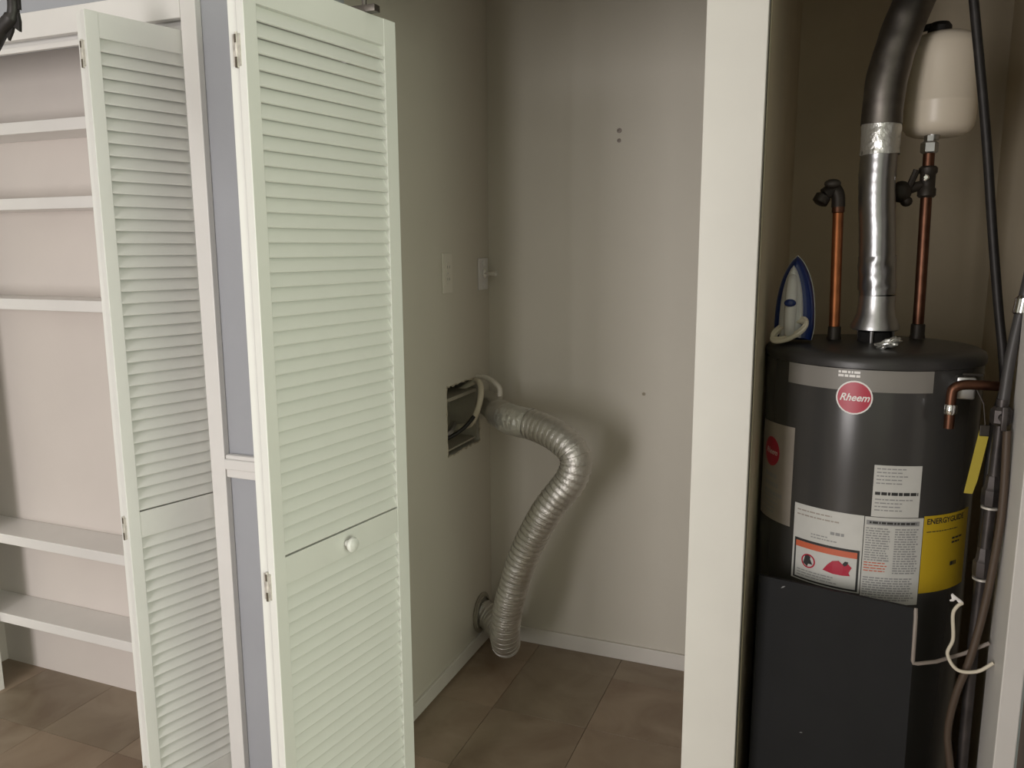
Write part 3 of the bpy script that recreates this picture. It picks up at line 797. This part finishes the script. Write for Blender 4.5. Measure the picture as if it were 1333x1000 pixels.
# black board leaning in front of the heater
f = MB()
tl, trr = Vector((-.117, 1.702, .810)), Vector((.181, 1.652, .806))
bl, br = Vector((-.117, 1.672, .001)), Vector((.183, 1.622, .001))
nrm = Vector((.16, .98, 0)) * .008
f.prism([tl, trr, br, bl], nrm)
bo = obj('board', f, M['board']); tag(bo, 'flat black board leaning in front of the water heater', 'board')
for (u, v, a) in ((.17, .982, .7), (.345, .60, .2)):
    q = tl.lerp(trr, u).lerp(bl.lerp(br, u), 1 - v) - Vector((.16, .98, 0)) * .0006
    s_ = .0045 if v > .9 else .003
    o = obj('chip', MB().prism([q + Vector((-s_, 0, -s_ * a)), q + Vector((s_ * .2, 0, -s_ * .2)), q + Vector((s_, 0, s_ * a)), q + Vector((-s_ * .2, 0, s_ * .3))], (0, .001, 0)), M['grey_ink'], bo)

# gas pipe with unions
gp = thing('gas_pipe', (.300, 1.722, .0), 'black gas pipe with union fittings beside the right jamb', 'pipe')
f = MB().tube([(.296, 1.722, .0), (.294, 1.722, .735), (.300, 1.722, 1.013), (.303, 1.722, 1.19), (.303, 1.722, 1.215)], .0105, 16)
obj('tube', f, M['pipe'], gp, smooth=40)
for z, x in ((1.005, .300), (.860, .297)):
    f = MB().lathe([(.011, 0), (.017, .004), (.018, .012), (.018, .034), (.014, .040), (.012, .060), (.011, .062)], (x, 1.722, z), (0, 0, 1), 8)
    u = obj('union', f, M['pipe'], gp, smooth=30)
    obj('ring', MB().lathe([(.0125, 0), (.0165, .0008), (.0165, .0045), (.0125, .0052)], (x, 1.722, z - .004), (0, 0, 1), 20, False, False), M['hinge'], u, smooth=30)
f = MB().lathe([(.013, 0), (.019, .006), (.019, .030), (.013, .036)], (.303, 1.722, 1.165), (0, 0, 1), 8)
f.tube([(.303, 1.722, 1.183), (.303, 1.695, 1.183)], .008, 10)
f.box(.298, .308, 1.688, 1.696, 1.160, 1.206, .002)
obj('shutoff_valve', f, M['pipe'], gp, smooth=30)

f = MB().tube(spline([(.190, 1.85, 2.10), (.212, 1.85, 1.961), (.252, 1.85, 1.719), (.279, 1.85, 1.529), (.302, 1.85, 1.378), (.316, 1.845, 1.29), (.320, 1.82, 1.22), (.305, 1.790, 1.16), (.300, 1.77, 1.08), (.30, 1.765, .90), (.30, 1.765, .50)], 8), .0088, 12)
tag(obj('black_hose', f, M['iron'], smooth=40, base=(.30, 1.765, .5)), 'thin black line slanting down the right closet wall past the cream tank', 'hose')
gh = thing('grey_hose', (.31, 1.72, 1.215), 'grey coated gas hose at the right frame edge above the gas pipe', 'hose')
f = MB().tube(spline([(.347, 1.765, 1.61), (.334, 1.755, 1.47), (.324, 1.750, 1.388), (.311, 1.737, 1.290), (.304, 1.722, 1.205)], 10), .0100, 14)
obj('tube', f, M['hose'], gh, smooth=40)
f = MB().lathe([(.011, 0), (.0155, .004), (.0155, .030), (.011, .036)], (.3235, 1.7495, 1.372), (.11, .05, 1), 14)
o = obj('ferrule', f, M['chrome'], gh, smooth=30); o['label'] = 'bright chrome ferrule'
f = MB().tube(spline([(.311, 1.700, 1.16), (.314, 1.692, 1.044), (.312, 1.690, .952), (.302, 1.688, .826), (.285, 1.683, .711), (.266, 1.685, .625), (.259, 1.69, .54), (.270, 1.69, .458), (.285, 1.69, .30), (.290, 1.69, .01)], 10), .0072, 12)
tag(obj('brown_hose', f, M['brown_hose'], smooth=40), 'thin brown hose curving down behind the cream wire at the right', 'hose')
ww = thing('cream_wire', (.26, 1.675, .687), 'cream wire looping below the yellow label toward the right jamb', 'wire')
f = MB().tube(spline([(.262, 1.678, .821), (.252, 1.675, .812), (.247, 1.675, .794), (.251, 1.675, .746), (.244, 1.675, .713), (.262, 1.668, .687), (.295, 1.666, .691), (.321, 1.668, .713)], 10), .0034, 10)
obj('strand', f, M['white_wire'], ww, smooth=40)
f = MB()
for q in range(4):
    f.tube(spline([(.262 - q * .002, 1.678, .821), (.252 - q * .003, 1.674 + q * .002, .829 + q * .002), (.240 + q * .002, 1.676, .823 - q * .001 + rnd.uniform(-.004, .004))], 5), .0018, 6)
obj('frayed_end', f, M['white_ink'], ww, smooth=40)
f = MB().tube([(.180, 1.655, .806), (.1805, 1.648, .790), (.182, 1.648, .700), (.1835, 1.649, .695), (.190, 1.650, .6945), (.225, 1.672, .6945), (.249, 1.694, .696), (.275, 1.7055, .704), (.318, 1.7055, .735)], .0037, 8)
tag(obj('bent_tube', f, M['grey_wire'], smooth=40), 'thin grey tube bent square along the right edge of the black board', 'tube')

# ================================================================== IRON CHANDELIER TIP
ch = thing('iron_chandelier', (-1.40, .90, 1.70), 'dark iron scroll with pointed leaves hanging at the top left corner', 'chandelier')
f = MB().tube([(-1.40, .9, 1.74), (-1.40, .9, ZC)], .008, 12).lathe([(.06, ZC - .03), (.055, ZC - .01), (.05, ZC)], (-1.40, .9, 0), (0, 0, 1), 24).ball((-1.40, .9, 1.74), .028, .028, .045, 16)
obj('stem', f, M['iron'], ch, smooth=40)
cx, cz = -1.174, 1.852
for rot in (0, 120, 240):
    R_ = Matrix.Rotation(math.radians(rot), 3, 'Z')
    def W_(x, y, z):
        v = R_ @ Vector((x + 1.40, y - .9, 0)); return (v.x - 1.40, v.y + .9, z)
    scroll = [(-1.40, .9, 1.76), (-1.34, .9, 1.735), (-1.27, .9, 1.745), (-1.21, .9, 1.79), (-1.176, .9, 1.822), (-1.151, .9, 1.838), (-1.146, .9, 1.862), (-1.158, .9, 1.882), (-1.182, .9, 1.884), (-1.196, .9, 1.868), (-1.190, .9, 1.850)]
    sp_ = spline([W_(*p) for p in scroll], 8)
    f = MB().tube(sp_, [.011 if i < len(sp_) * .5 else .0082 for i in range(len(sp_))], 10)
    a_ = obj('scroll_arm', f, M['iron'], ch, smooth=40)
    for (x, z, dx, dz) in ((-1.149, 1.838, .010, -.022), (-1.147, 1.866, .012, -.020), (-1.160, 1.832, -.004, -.026)):
        f = MB(); d = Vector((dx, 0, dz)); n_ = Vector((-dz, 0, dx)).normalized() * .011
        c0 = Vector((x, .9, z))
        f.prism([W_(*(c0 - n_)), W_(*(c0 - n_ * .7 + d * .5)), W_(*(c0 + d)), W_(*(c0 + n_ * .7 + d * .5)), W_(*(c0 + n_)), W_(*(c0 - d * .3))], R_ @ Vector((0, .004, 0)))
        obj('iron_leaf', f, M['iron'], a_)
